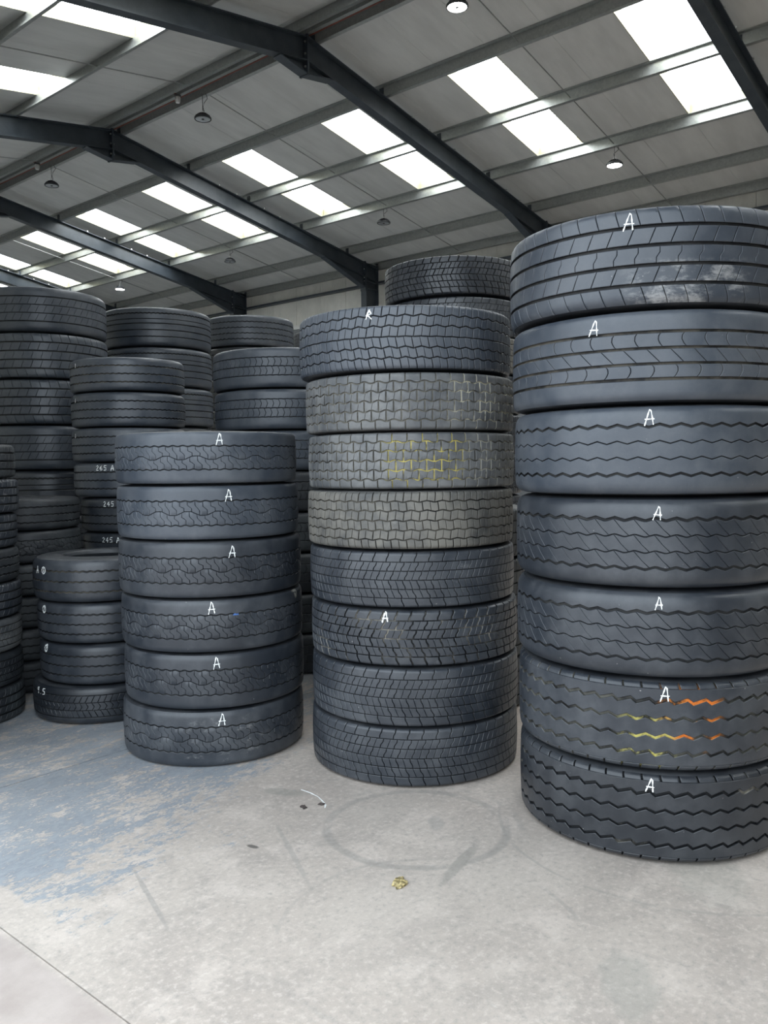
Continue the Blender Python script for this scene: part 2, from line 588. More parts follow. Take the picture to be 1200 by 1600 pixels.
# purlins: Z sections along the building
for side in (1, -1):
    for i, s in enumerate(PURLIN_S):
        z0 = roof_z(s)+.002
        fl_ = .065*side
        tk = .012
        x = APEX_X+side*s
        tl_ = SLOPE*.065
        poly = [(x-fl_, z0+PURLIN_D+tl_*.9), (x+tk*side, z0+PURLIN_D), (x+tk*side, z0+tk), (x+fl_, z0-tl_+tk), (x+fl_, z0-tl_+tk+.02),
                (x+fl_+.006*side, z0-tl_+tk+.02), (x+fl_+.006*side, z0-tl_), (x, z0), (x, z0+PURLIN_D-tk), (x-fl_, z0+PURLIN_D-tk+tl_*.9)]
        mb = MB().prism(poly, 'y', Y_FRONT+.05, Y_BACK-.05)
        nm = ['ridge', 'first', 'second', 'third', 'fourth', 'eaves'][i]
        tag(mb.build('roof_purlin', MAT['galv']),
            'galvanised %s purlin of the %s roof slope running the building length' % (nm, 'right' if side > 0 else 'left'), 'purlin', 'roof purlins', 'structure')
        # sleeve with bolts at each frame
# sag rods, one per bay and slope
for k_, fy in enumerate(FRAMES_Y[:-1]):
    for side in (1, -1):
        pts = []
        for s in (PURLIN_S[0]+.02, PURLIN_S[-1]):
            pts.append((APEX_X+side*s, fy+3.0, roof_z(s)+.055))
        tag(MB().tube(pts, .011, 6).build('sag_rod', MAT['galv']),
            'thin steel sag rod crossing the purlins mid-bay on the %s roof slope' % ('right' if side > 0 else 'left'), 'rod', 'sag rods of the roof', 'structure')


# ------------------------------------------------------------------ portal frames
def ibeam_poly(d, w, tf, tw):
    """cross-section in (y, h): h=0 top, h=-d bottom"""
    return [(-w/2, 0), (w/2, 0), (w/2, -tf), (tw/2, -tf), (tw/2, -d+tf), (w/2, -d+tf), (w/2, -d), (-w/2, -d), (-w/2, -d+tf), (-tw/2, -d+tf), (-tw/2, -tf), (-w/2, -tf)]


def loft(mb, poly, pts):
    """poly in (y,h) placed at points (x, ztop); vertical cut ends"""
    n = len(poly)
    vs = []
    for x, zt, yc in pts:
        for yy, hh in poly:
            vs.append((x, yc+yy, zt+hh))
    fs = [tuple(range(n))[::-1], tuple(range(n, 2*n))]+[(i, (i+1) % n, n+(i+1) % n, n+i) for i in range(n)]
    mb.add(vs, fs)


RD, RW = .42, .19
COLX = HALF-.27           # outer face of the column from the ridge
FRAME_WORDS = ['nearest the front gable', 'in front of the side door', 'overhead at far right, crossing the top corner', 'spanning the top centre above the tyres',
               'second behind, its apex at upper left', 'third, meeting the wall above the left stacks', 'fourth, far at left behind the tall stack', 'at the far gable end']
for fi, fy in enumerate(FRAMES_Y):
    fr = tag(empty('portal_frame', (APEX_X, fy, 0)), 'dark slate steel portal frame, %s' % FRAME_WORDS[fi], 'steel frame', 'portal frames', 'structure')
    for side in (1, -1):
        mb = MB()
        loft(mb, ibeam_poly(RD, RW, .022, .014), [(side*.012, roof_z(0)-.002, 0), (side*(COLX-.02), roof_z(COLX), 0)])
        mb.build('rafter', MAT['frame'], fr)
        # column
        mb = MB()
        x1 = COLX if side > 0 else HALF-.02
        x0 = x1-(.56 if side > 0 else .40)
        zt = roof_z(COLX)+.10
        for (a, b, w) in ((x1-.024, x1, RW+.02), (x0, x0+.024, RW+.02), (x0+.024, x1-.024, .016)):
            mb.box(min(side*a, side*b), max(side*a, side*b), -w/2, w/2, 0.012, zt)
        mb.box(min(side*x0, side*x1)-.05, max(side*x0, side*x1)+(.05 if side > 0 else .01), -.17, .17, 0.0, .03)
        # stiffener plates
        for zz in (zt-.02, roof_z(COLX)-RD-.02, 6.72):
            mb.box(min(side*(x0+.02), side*(x1-.02)), max(side*(x0+.02), side*(x1-.02)), -RW/2, RW/2, zz-.015, zz)
        mb.build('column', MAT['frame'], fr)
        # haunch: tapered cutting under the rafter
        mb = MB()
        hs, he = 6.6, x0-.025
        poly = [(side*hs, roof_z(hs)-RD+.002), (side*he, roof_z(he)-RD+.002), (side*he, 6.72)]
        mb.prism(poly, 'y', -.007, .007)
        t1 = .022
        poly = [(side*hs, roof_z(hs)-RD), (side*he, 6.72+.02), (side*he, 6.72-.01), (side*(hs+.05), roof_z(hs)-RD-.03)]
        mb.prism(poly, 'y', -RW/2, RW/2)
        mb.build('haunch', MAT['frame'], fr)
        mb = MB()
        mb.box(min(side*he, side*(he+.022)), max(side*he, side*(he+.022)), -RW/2-.01, RW/2+.01, 6.62, roof_z(he)+.03)
        mb.build('end_plate', MAT['frame'], fr)
        mb = MB()
        for zz in (6.75, 6.9, 7.0, 7.25):
            for yy in (-.06, .06):
                mb.box(min(side*(he-.018), side*he), max(side*(he-.018), side*he), yy-.014, yy+.014, zz-.014, zz+.014)
        mb.build('bolt_group', MAT['bolt'], fr)
        # cleats carrying the purlins, with pale bolt heads along the top flange
        for s in PURLIN_S:
            x = side*(s-.014)
            MB().box(min(x, x+side*.012), max(x, x+side*.012), -.05, .05, roof_z(s)+.004, roof_z(s)+.17).build('purlin_cleat', MAT['frame'], fr)
        mb = MB()
        for s in (2.9, 3.45, 4.35, 4.9, 6.4, 7.0):
            mb.box(side*s-.02, side*s+.02, -RW/2-.02, -RW/2+.012, roof_z(s)-.012, roof_z(s)+.02)
        mb.build('flange_clip', MAT['bolt'], fr)
    # apex plates and the little haunch below
    mb = MB()
    mb.box(-.02, .02, -RW/2-.01, RW/2+.01, roof_z(0)-RD-.24, roof_z(0)+.02)
    mb.build('apex_plate', MAT['frame'], fr)
    mb = MB()
    zb = roof_z(0)-RD
    for side in (1, -1):
        mb.prism([(side*.02, zb+.0), (side*.62, zb-SLOPE*.62), (side*.02, zb-.2)], 'y', -.007, .007)
        mb.prism([(side*.02, zb-.2), (side*.62, zb-SLOPE*.62), (side*.64, zb-SLOPE*.64-.015), (side*.02, zb-.225)], 'y', -RW/2, RW/2)
    mb.build('apex_haunch', MAT['frame'], fr)
    mb = MB()
    for zz in (roof_z(0)-.1, roof_z(0)-.3, zb-.1):
        for side in (1, -1):
            for yy in (-.06, .06):
                mb.box(min(side*.02, side*.045), max(side*.02, side*.045), yy-.014, yy+.014, zz-.014, zz+.014)
    mb.build('bolt_group', MAT['bolt'], fr)

# ------------------------------------------------------------------ walls
ZE = roof_z(HALF)+LIN+.1
Z_SILL = 6.02


def panel_wall(name, label, x, side):
    """clad side wall of vertical panels above a grey plinth wall"""
    wl = tag(empty(name, (x, 0, 0)), label, 'wall', kind='structure')
    yy = Y_FRONT
    pw = (Y_BACK-Y_FRONT)/38
    th = .14*side
    me = None
    for i in range(38):
        y0, y1 = yy+pw*i, yy+pw*(i+1)
        c = .006
        if side < 0 and y1 > DOOR_Y0 and y0 < DOOR_Y1:
            zlo = DOOR_Z
        else:
            zlo = Z_SILL
        key = zlo
        mb = MB()
        mb.prism([(0, c-pw/2), (0, pw/2-c), (c*side, pw/2), (th, pw/2), (th, -pw/2), (c*side, c-pw/2)], 'z', zlo, ZE)
        o = mb.build('wall_panel', MAT['wall'], wl)
        o.location = (0, (y0+y1)/2, 0)
    mb = MB()
    def seg(a, b, z0, z1):
        mb.box(min(0, th), max(0, th), a, b, z0, z1)
    if side < 0:
        d0 = Y_FRONT+pw*math.floor((DOOR_Y0-Y_FRONT)/pw)
        d1 = Y_FRONT+pw*math.ceil((DOOR_Y1-Y_FRONT)/pw)
        seg(Y_FRONT, DOOR_Y0, 0, Z_SILL)
        seg(DOOR_Y1, Y_BACK, 0, Z_SILL)
    else:
        seg(Y_FRONT, Y_BACK, 0, Z_SILL)
    mb.build('plinth', MAT['wall_low'] if side > 0 else MAT['wall'], wl)
    return wl


panel_wall('wall_right', 'cream clad side wall beyond the tyre stacks', WALL_R, 1)
panel_wall('wall_left', 'clad side wall with the open door behind the camera', WALL_L, -1)
tag(MB().box(WALL_R-.05, WALL_R-.001, Y_FRONT, Y_BACK, Z_SILL-.02, Z_SILL+.10).build('trim_1', MAT['white_plastic']),
    'pale flashing strip along the foot of the wall cladding', 'trim', kind='structure')
for nm, lab, y0, y1 in (('wall_back', 'clad gable wall at the far end of the warehouse', Y_BACK, Y_BACK+.15), ('wall_front', 'clad gable wall at the near end of the warehouse', Y_FRONT-.15, Y_FRONT)):
    mb = MB()
    mb.prism([(WALL_L-.14, 0), (WALL_R+.14, 0), (WALL_R+.14, ZE), (APEX_X, roof_z(0)+LIN+.1), (WALL_L-.14, ZE)], 'y', y0, y1)
    tag(mb.build(nm, MAT['wall_y']), lab, 'wall', kind='structure')
for z in (2.0, 3.6, 5.2, 6.93):
    mb = MB()
    for side in (1,):
        x = WALL_R-.003
        mb.prism([(x-.2, z), (x, z), (x, z+.012), (x-.185, z+.012), (x-.185, z+.06), (x-.2, z+.06)], 'y', Y_FRONT+.02, Y_BACK-.02)
    tag(mb.build('wall_girt', MAT['frame']), 'dark steel rail along the cream side wall at %s' % {2.0: 'head height', 3.6: 'mid height', 5.2: 'upper height', 6.93: 'haunch height near the eaves'}[z],
        'rail', 'wall rails', 'structure')
# open roller door in the left wall: jambs, guide rails, rolled curtain
dr = tag(empty('door_1', (WALL_L, (DOOR_Y0+DOOR_Y1)/2, 0)), 'open roller shutter door of the near side wall', 'door', kind='structure')
hwid = (DOOR_Y1-DOOR_Y0)/2
for sg in (-1, 1):
    MB().box(-.15, .06, min(sg*hwid, sg*(hwid+.09)), max(sg*hwid, sg*(hwid+.09)), 0.002, DOOR_Z).build('jamb', MAT['shutter'], dr)
mb = MB()
mb.tube([(.34, -hwid, DOOR_Z+.3), (.34, hwid, DOOR_Z+.3)], .24, 20)
mb.build('rolled_curtain', MAT['shutter'], dr, 40)
MB().box(0.0, .12, -hwid-.09, hwid+.09, DOOR_Z-.02, DOOR_Z+.12).build('lintel', MAT['shutter'], dr)


# ------------------------------------------------------------------ high-bay lamps
def lamp(x, y, z, zhook, lit, label):
    r = .165
    t = tag(empty('high_bay_lamp', (x, y, z)), label, 'lamp', 'high-bay lamps under the roof')
    MB().lathe([(0, .115), (.03, .115), (.055, .10), (.06, .075), (.085, .07), (.10, .05), (.14, .04), (r, .022), (r+.004, 0), (r, -.014), (r-.018, -.016), (r-.02, -.006), (0, -.006)], 36).build('housing', MAT['lamp_black'], t, 35)
    mb = MB()
    for i in range(18):
        a = 2*math.pi*i/18
        ca, sa = math.cos(a), math.sin(a)
        pr = [(.07, .07), (.145, .036), (.145, .05), (.075, .10)]
        vs = []
        for w in (-.004, .004):
            for rr, zz in pr:
                vs.append((rr*ca-w*sa, rr*sa+w*ca, zz))
        mb.add(vs, [(3, 2, 1, 0), (4, 5, 6, 7), (0, 1, 5, 4), (1, 2, 6, 5), (2, 3, 7, 6), (3, 0, 4, 7)])
    mb.build('heat_sink', MAT['lamp_black'], t)
    MB().lathe([(.028, -.008), (.05, -.013), (r-.03, -.013), (r-.02, -.008)], 36).build('lens', MAT['lamp_on'] if lit else MAT['lamp_off'], t, 40)
    MB().lathe([(0, -.018), (.022, -.018), (.028, -.007)], 20).build('sensor', MAT['lamp_black'], t)
    mb = MB()
    pts = []
    for i in range(14):
        a = -math.pi*.5+i/13*math.pi*1.6
        pts.append((.0, .022*math.cos(a), .14+.022*math.sin(a)))
    mb.tube(pts, .005, 6)
    mb.build('hook', MAT['bolt'], t)
    mb = MB()
    L = zhook-z
    mb.tube([(0, 0, .155), (.004, .002, .155+(L-.155)*.5), (.0, .0, L)], .006, 6)
    mb.build('suspension_cable', MAT['cable'], t)
    mb = MB()
    mb.tube([(.03, 0, .11), (.05, .02, .16), (.035, .035, .24), (.06, .02, L*.7), (.09, -.04, L*.85), (.03, -.07, L)], .006, 6)
    mb.build('power_cable', MAT['lamp_black'], t)
    return t


zr = roof_z(.22)+.01
lamp(10.62, 7.36, 8.33, zr, True, 'glowing round high-bay lamp hanging below the ridge at the top edge')
lamp(10.62, 13.45, 8.33, zr, False, 'unlit black high-bay lamp below the ridge left of the nearest apex')
lamp(10.62, 19.3, 8.33, zr, False, 'unlit black high-bay lamp below the ridge at far upper left')
z3 = roof_z(5.79)+.01
lamp(16.27, 7.43, 7.50, z3, True, 'glowing round high-bay lamp over the front right stack')
lamp(16.27, 13.55, 7.52, z3, False, 'unlit high-bay lamp hanging above the centre tyre stack')
lamp(16.27, 19.5, 7.54, z3, False, 'unlit high-bay lamp hanging right of the second frame')
lamp(16.27, 25.3, 7.56, z3, True, 'glowing high-bay lamp low above the left stacks')

# conduit along the ridge purlin and emergency lights
for yy, lab in ((13.95, 'small white emergency light on the ridge conduit left of the nearest apex'), (19.55, 'small white emergency light on the ridge conduit at far upper left')):
    t = tag(empty('emergency_light', (10.40, yy, 8.80)), lab, 'light', 'emergency lights')
    MB().lathe([(0, -.10), (.04, -.095), (.055, -.06), (.06, 0), (.05, .02), (0, .02)], 20).build('diffuser', MAT['white_plastic'], t, 40)
    MB().lathe([(0, .021), (.07, .021), (.07, .05), (0, .05)], 20).build('base', MAT['cable'], t, 40)
    MB().tube([(0, 0, .05), (-.05, .04, .11), (-.1, .02, .07), (-.02, -.02, .05)], .008, 6).build('lead', MAT['red'], t)
tag(MB().tube([(10.53, Y_FRONT+.3, 8.875), (10.53, Y_BACK-.3, 8.875)], .014, 8).build('conduit', MAT['red']),
    'thin reddish cable conduit running along the ridge', 'conduit')
mb = MB()
mb.box(10.42, 10.425, Y_FRONT+.3, Y_BACK-.3, 8.87, 8.93)
mb.box(10.42, 10.50, Y_FRONT+.3, Y_BACK-.3, 8.865, 8.87)
tag(mb.build('cable_tray', MAT['galv']), 'galvanised cable tray fixed beside the ridge purlin', 'cable tray')


# ------------------------------------------------------------------ tyres
def wave_fn(kind, amp, n, ph=0.0):
    if kind == 'none' or amp == 0:
        return lambda s: 0.0
    if kind == 'zig':
        def f(s):
            q = (s*n+ph) % 1.0
            return amp*(4*q-1 if q < .5 else 3-4*q)
    elif kind == 'sin':
        def f(s):
            return amp*math.sin(2*math.pi*(s*n+ph))
    elif kind == 'trap':
        def f(s):
            q = (s*n+ph) % 1.0
            y_ = 4*q-1 if q < .5 else 3-4*q
            return amp*max(-.55, min(.55, y_))/.55
    elif kind == 'saw':
        def f(s):
            q = (s*n+ph) % 1.0
            return amp*(2*q/.7-1 if q < .7 else 1-2*(q-.7)/.3)
    return f


class Tread:
    """one tread pattern: ribs and blocks moulded around the circumference"""
    def __init__(self, R, w, rim, pitch, grooves, ribs, ns=8, depth=.011, shoulder=.03, drop=.028, tw=.94, crown=.005, notch=None):
        self.R, self.w, self.rim = R, w, rim
        self.hw = w*tw/2
        self.N = max(8, int(round(2*math.pi*R/pitch)))
        self.grooves, self.ribs, self.ns, self.depth = grooves, ribs, ns, depth
        self.sa, self.sb, self.crown = shoulder, drop, crown
        self.notch = notch

    def prof(self, v):
        a = abs(v)
        r = self.R-self.crown*(a/self.hw)**2
        k = (a-(self.hw-self.sa))/self.sa
        if k > 0:
            k = min(k, 1.0)
            r -= self.sb*(1-math.sqrt(max(0.0, 1-(.96*k)**2)))/(1-math.sqrt(1-.96**2))
        return r

    def tread_mesh(self, name, mats):
        N, hw = self.N, self.hw
        P = 2*math.pi*self.R/N
        V, Fq, MI = [], [], []
        gs = [(-1.0, 0.0, lambda s: 0.0)]
        for g in self.grooves:
            gs.append((g[0], g[1], wave_fn(*g[2]) if g[2] else (lambda s: 0.0)))
        gs.append((1.0, 0.0, lambda s: 0.0))
        nrib = len(gs)-1
        notch = self.notch

        def patch(rib, ul, ur, ends, nu, lo_outer, hi_outer, vs_t):
            """ul(t), ur(t) boundaries in metres; structured block"""
            gl, gh = gs[rib], gs[rib+1]
            e = .0016
            tl = sorted(set(vs_t))
            mean = (gh[0]-gl[0])*hw-(gl[1]+gh[1])/2
            et = min(.2, e/max(mean, .004))
            ts = []
            if not lo_outer:
                ts.append((0.0, 1))
                ts.append((et, 0))
            else:
                ts.append((0.0, 0))
            for q in tl:
                if et*1.5 < q < 1-et*1.5:
                    ts.append((q, 0))
            if not hi_outer:
                ts.append((1-et, 0))
                ts.append((1.0, 1))
            else:
                ts.append((1.0, 0))
            L = ur(.5)-ul(.5)
            es = min(.2, e/max(L, .004))
            if ends:
                ss = [(0.0, 1), (es, 0)]+[(i/nu, 0) for i in range(1, nu)]+[(1-es, 0), (1.0, 1)]
            else:
                ss = [(i/nu, 0) for i in range(nu+1)]
            b = len(V)
            ns_, nt_ = len(ss), len(ts)
            ring_top = {}
            for i, (s_, ds) in enumerate(ss):
                for j, (t_, dt) in enumerate(ts):
                    u = ul(t_)+(ur(t_)-ul(t_))*s_
                    sp = u/P
                    lo = gl[0]*hw+gl[1]/2+gl[2](sp)
                    hi = gh[0]*hw-gh[1]/2+gh[2](sp)
                    if notch and lo_outer:
                        pass
                    v = lo+(hi-lo)*t_
                    r = self.prof(v)-(.0014 if (ds or dt) else 0)
                    V.append((r, u/self.R, v))
            for i in range(ns_-1):
                for j in range(nt_-1):
                    a = b+i*nt_+j
                    Fq.append((a, a+nt_, a+nt_+1, a+1))
                    MI.append(0)
            # walls down to the groove floor
            def wall(idx):
                bb = len(V)
                for q in idx:
                    r, th, v = V[q]
                    V.append((self.prof(v)-self.depth, th, v))
                for q in range(len(idx)-1):
                    Fq.append((idx[q], idx[q+1], bb+q+1, bb+q))
                    MI.append(1)
            if not lo_outer:
                wall([b+i*nt_ for i in range(ns_)])
            if not hi_outer:
                wall([b+i*nt_+nt_-1 for i in range(ns_)])
            if ends:
                wall([b+j for j in range(nt_)])
                wall([b+(ns_-1)*nt_+j for j in range(nt_)])

        for rib in range(nrib):
            lo_o, hi_o = rib == 0, rib == nrib-1
            spec = self.ribs[rib] if isinstance(self.ribs, list) else self.ribs
            cuts = spec or []
            base_t = [.5]
            if lo_o:
                base_t = [.12, .25, .4, .6, .85]
            if hi_o:
                base_t = [.15, .4, .6, .75, .88]
            if not cuts:
                patch(rib, lambda t: 0.0, lambda t: P, False, self.ns, lo_o, hi_o, base_t)
                continue
            cuts = sorted(cuts, key=lambda c: c[0])
            for ci, cu in enumerate(cuts):
                nx = cuts[(ci+1) % len(cuts)]
                s0 = cu[0]
                s1 = nx[0]+(1.0 if ci == len(cuts)-1 else 0.0)
                def shp(c):
                    kn = c[2]
                    def f(t):
                        for q in range(len(kn)-1):
                            if t <= kn[q+1][0]:
                                a, bq = kn[q], kn[q+1]
                                return a[1]+(bq[1]-a[1])*(t-a[0])/max(1e-6, bq[0]-a[0])
                        return kn[-1][1]
                    return f
                fa, fb = shp(cu), shp(nx)
                tt = base_t+[q[0] for q in cu[2]]+[q[0] for q in nx[2]]
                nu = max(2, int(round(self.ns*(s1-s0))))
                patch(rib, (lambda t, fa=fa, s0=s0, g=cu[1]: s0*P+g/2+fa(t)), (lambda t, fb=fb, s1=s1, g=nx[1]: s1*P-g/2+fb(t)), True, nu, lo_o, hi_o, tt)
        V = np.array(V)
        Fq = np.array(Fq)
        nv = len(V)
        ang = 2*math.pi/N
        allv, allf = [], []
        for kk in range(N):
            th = V[:, 1]+kk*ang
            allv.append(np.c_[V[:, 0]*np.cos(th), V[:, 0]*np.sin(th), V[:, 2]])
            allf.append(Fq+kk*nv)
        vv = np.concatenate(allv)
        ff = np.concatenate(allf)
        mi = np.tile(np.array(MI), N)
        # groove floor
        nb = 120
        bv = [-hw+2*hw*i/10 for i in range(11)]
        base = []
        for kk in range(nb):
            a = 2*math.pi*kk/nb
            for v in bv:
                r = self.prof(v)-self.depth+.0004
                base.append((r*math.cos(a), r*math.sin(a), v))
        o = len(vv)
        bf = []
        for kk in range(nb):
            k2 = (kk+1) % nb
            for i in range(10):
                bf.append((o+kk*11+i, o+k2*11+i, o+k2*11+i+1, o+kk*11+i+1))
        vv = np.concatenate([vv, np.array(base)])
        ff = np.concatenate([ff, np.array(bf)])
        mi = np.concatenate([mi, np.ones(len(bf), int)])
        # orient every quad outwards is not needed for two-sided shading of opaque rubber
        me = bpy.data.meshes.new(name)
        me.vertices.add(len(vv))
        me.vertices.foreach_set('co', vv.astype(np.float32).ravel())
        me.loops.add(len(ff)*4)
        me.loops.foreach_set('vertex_index', ff.astype(np.int32).ravel())
        me.polygons.add(len(ff))
        me.polygons.foreach_set('loop_start', np.arange(0, len(ff)*4, 4, dtype=np.int32))
        me.polygons.foreach_set('loop_total', np.full(len(ff), 4, dtype=np.int32))
        me.update(calc_edges=True)
        me.validate()
        for m_ in mats:
            me.materials.append(m_)
        me.polygons.foreach_set('material_index', mi.astype(np.int32))
        me.polygons.foreach_set('use_smooth', np.ones(len(ff), bool))
        me.set_sharp_from_angle(angle=rad(38))
        me.update()
        return me

    def side_mesh(self, name, mats):
        R, w, rb, hw = self.R, self.w/2, self.rim, self.hw
        rs = self.prof(hw)
        hsec = R-rb
        fb = .14 if rb < .25 else .06
        km = .965 if rb < .25 else 1.0
        half = [(rs-self.depth*.9, hw-.004), (rs-.001, hw-.0005), (rs-.010, hw+(w-hw)*.28), (rs-.026, hw+(w-hw)*.56), (rs-.03, hw+(w-hw)*.54), (rs-.045, hw+(w-hw)*.78),
                (R-.44*hsec, w*.992*km), (R-.50*hsec, w*km), (R-.57*hsec, w*.998*km), (R-.66*hsec, w*(.965 if km == 1 else .968)), (R-.67*hsec, w*.976), (R-.70*hsec, w*(.955 if km == 1 else .975)),
                (R-.84*hsec, w*(.86+fb)), (R-.92*hsec, w*(.80+fb*1.3)), (R-.925*hsec, w*(.815+fb*1.3)), (R-.95*hsec, w*(.80+fb*1.3)), (rb+.003, w*(.72+fb*1.4)), (rb, w*(.60+fb*1.4)), (rb+.008, w*(.52+fb*1.2)),
                (rb+.05*hsec+.01, w*.58), (R-.70*hsec, w*.80), (R-.45*hsec, w*.87), (R-.25*hsec, w*.74), (R-.15*hsec, w*.45)]
        prof = half+[(r, -z) for r, z in half[::-1]]
        mb = MB()
        mb.lathe(prof, 96, closed=False)
        return mb.mesh(name, mats, 32)


def lin(d):           # straight slanted cut
    return [(0, 0), (1, d)]


def sst(d):           # S-shaped cut
    return [(0, 0), (.3, d*.12), (.5, d*.5), (.7, d*.88), (1, d)]


def cst(d):           # curved cut
    return [(0, 0), (.2, d*.55), (.5, d), (.8, d*.9), (1, d*.45)]


def zst(d):
    return [(0, -d*.35), (.34, -d*.35), (.66, d*.65), (1, d*.65)]


def chv(d):
    return [(0, -d), (.5, d), (1, -d)]


S = None
BIG, SMALL = .288, .224


def make_pattern(kind, R, w, rim):
    if kind == 'rib5':
        g = [(-.61, .011, S), (-.21, .011, S), (.2, .011, S), (.6, .011, S)]
        return Tread(R, w, rim, .072, g, [[(0, .0022, lin(-.02))], [(.3, .0024, lin(.022))], [(.5, .0016, zst(.012))], [(.1, .0024, lin(.022))], [(.7, .0022, lin(-.018))]], 6, .012, .030, .013)
    if kind == 'rib5c':
        g = [(-.53, .010, S), (-.19, .009, S), (.16, .009, S), (.52, .010, S)]
        return Tread(R, w, rim, .082, g, [S, [(.1, .0022, cst(.014))], [(.5, .0022, lin(-.045))], [(.6, .0022, cst(-.014))], S], 8, .012, .026, .012)
    if kind == 'zig4':
        z = ('zig', .0056, 1)
        g = [(-.56, .009, z), (-.185, .0035, z), (.185, .0035, z), (.56, .009, z)]
        return Tread(R, w, rim, .074, g, S, 8, .010, .040, .020)
    if kind == 'zig4d':
        z = ('zig', .0052, 1)
        d = [(.2, .0013, lin(-.055))]
        g = [(-.56, .009, z), (-.185, .0035, z), (.185, .0035, z), (.56, .010, z)]
        return Tread(R, w, rim, .072, g, [S, d, d, d, S], 8, .010, .045, .024)
    if kind == 'zigdeep':
        z = ('zig', .0066, 1)
        z2 = ('saw', .0074, 1)
        g = [(-.88, .0006, S), (-.60, .0105, z2), (-.20, .0095, z), (.20, .0095, z), (.60, .0115, z2), (.88, .0006, S)]
        return Tread(R, w, rim, .068, g, [[(.2, .007, lin(.004))], S, S, S, S, S, [(.3, .007, lin(-.004))]], 10, .014, .024, .016)
    if kind == 'block6':
        z = ('zig', .0042, 1)
        g = [(-.67, .0048, z), (-.34, .0048, z), (0, .0045, ('zig', .001, 1)), (.34, .0048, z), (.67, .0048, z)]
        u = [(0, .0034, lin(.006)), (.5, .0018, lin(.006))]
        d = [(.25, .0034, lin(-.008)), (.75, .0018, lin(-.008))]
        return Tread(R, w, rim, .072, g, [d, d, [(0, .0034, lin(-.008)), (.5, .0018, lin(-.008))], u, [(.25, .0034, lin(.008)), (.75, .0018, lin(.008))], u], 8, .009, .012, .008)
    if kind == 'hex6':
        z = ('trap', .0040, 1)
        zb = ('trap', .0040, 1, .5)
        g = [(-.68, .0062, z), (-.35, .0062, zb), (0, .0062, z), (.35, .0062, zb), (.68, .0062, z)]
        a = [(0, .0062, lin(.0)), (.5, .0014, lin(.006))]
        b = [(.5, .0062, lin(.0)), (0, .0014, lin(.006))]
        return Tread(R, w, rim, .070, g, [[(.25, .005, lin(0))], a, b, a, b, [(.25, .005, lin(0))]], 8, .008, .012, .009)
    if kind == 'block6b':
        z = ('zig', .0040, 1)
        g = [(-.67, .0056, z), (-.34, .0056, z), (0, .0054, z), (.34, .0056, z), (.67, .0056, z)]
        a = [(0, .0044, lin(.005)), (.5, .0022, lin(.005))]
        b = [(.25, .0044, lin(-.004)), (.75, .0022, lin(-.004))]
        return Tread(R, w, rim, .074, g, [b, a, b, a, b, a], 8, .009, .014, .012)
    if kind in ('chev6', 'chev6w'):
        gw, cw = (.0032, .0034) if kind == 'chev6' else (.0048, .0072)
        g = [(-.66, gw, S), (-.33, gw, S), (0, gw, S), (.33, gw, S), (.66, gw, S)]
        def c(o, d):
            return [(o, cw, sst(d)), ((o+.5) % 1, .0016, lin(d))]
        so = [(.35, cw*1.1, sst(-.012))]
        sh = [(.1, cw*1.1, sst(.012))]
        return Tread(R, w, rim, .066, g, [so, c(.2, -.016), c(.45, -.012), c(.4, .014), c(.15, .016), sh], 8, .010, .012, .010)
    if kind == 'zsipe':
        z = ('sin', .0028, 3)
        g = [(-.47, .0056, z), (-.01, .0030, ('trap', .0092, 1)), (.45, .0060, z)]
        up_ = [(.08+i/4, .0016, zst(-.021)) for i in range(4)]
        dn = [(.14+i/4, .0016, zst(-.021)) for i in range(4)]
        return Tread(R, w, rim, .150, g, [S, dn, up_, S], 24, .009, .022, .009)
    if kind == 'rib4w':
        z = ('trap', .0024, 1)
        g = [(-.52, .0090, z), (-.02, .0082, z), (.48, .0090, z)]
        return Tread(R, w, rim, .042, g, S, 6, .010, .030, .018)
    if kind == 'chev4':
        g = [(-.62, .005, S), (-.22, .0045, S), (.2, .0045, S), (.6, .005, S)]
        return Tread(R, w, rim, .034, g, [S, [(.1, .003, lin(-.018))], [(.4, .003, chv(.006))], [(.1, .003, lin(.018))], S], 4, .009, .03, .018)
    if kind == 'rib5n':
        z = ('saw', .0016, 1)
        g = [(-.55, .009, z), (-.2, .010, S), (.14, .010, S), (.38, .006, S), (.68, .012, ('trap', .003, 1))]
        return Tread(R, w, rim, .040, g, S, 6, .011, .03, .02)
    if kind == 'wavy4':
        z = ('sin', .0042, 1)
        g = [(-.6, .010, z), (-.22, .009, z), (.16, .009, z), (.55, .010, z)]
        return Tread(R, w, rim, .055, g, S, 8, .012, .03, .018)
    if kind == 'chevrib':
        z = ('saw', .0016, 1)
        g = [(-.42, .0055, z), (.04, .0055, z), (.5, .0055, z)]
        return Tread(R, w, rim, .044, g, [S, [(.1, .0026, chv(.006))], [(.4, .0026, chv(.006))], S], 6, .010, .03, .016)
    if kind == 'fine4':
        g = [(-.58, .009, S), (-.2, .005, S), (.18, .005, S), (.56, .009, S)]
        d = [(.2, .0014, lin(.03))]
        return Tread(R, w, rim, .06, g, [S, d, d, d, S], 6, .011, .04, .02)
    if kind == 'rib4s':
        g = [(-.5, .010, S), (.0, .010, S), (.5, .010, S)]
        d = [(.2, .0022, lin(.018))]
        return Tread(R, w, rim, .045, g, [d, d, d, d], 4, .010, .02, .014)
    raise KeyError(kind)


CACHE = {}


def tyre_meshes(kind, R, w, rim, top, groove, side):
    key = (kind, round(R, 3), round(w, 3), top, groove, side)
    if key not in CACHE:
        tr = make_pattern(kind, R, w, rim)
        CACHE[key] = (tr, tr.tread_mesh('tread_'+kind, [MAT[top], MAT[groove]]), tr.side_mesh('sidewall_'+kind, MAT[side]))
    return CACHE[key]


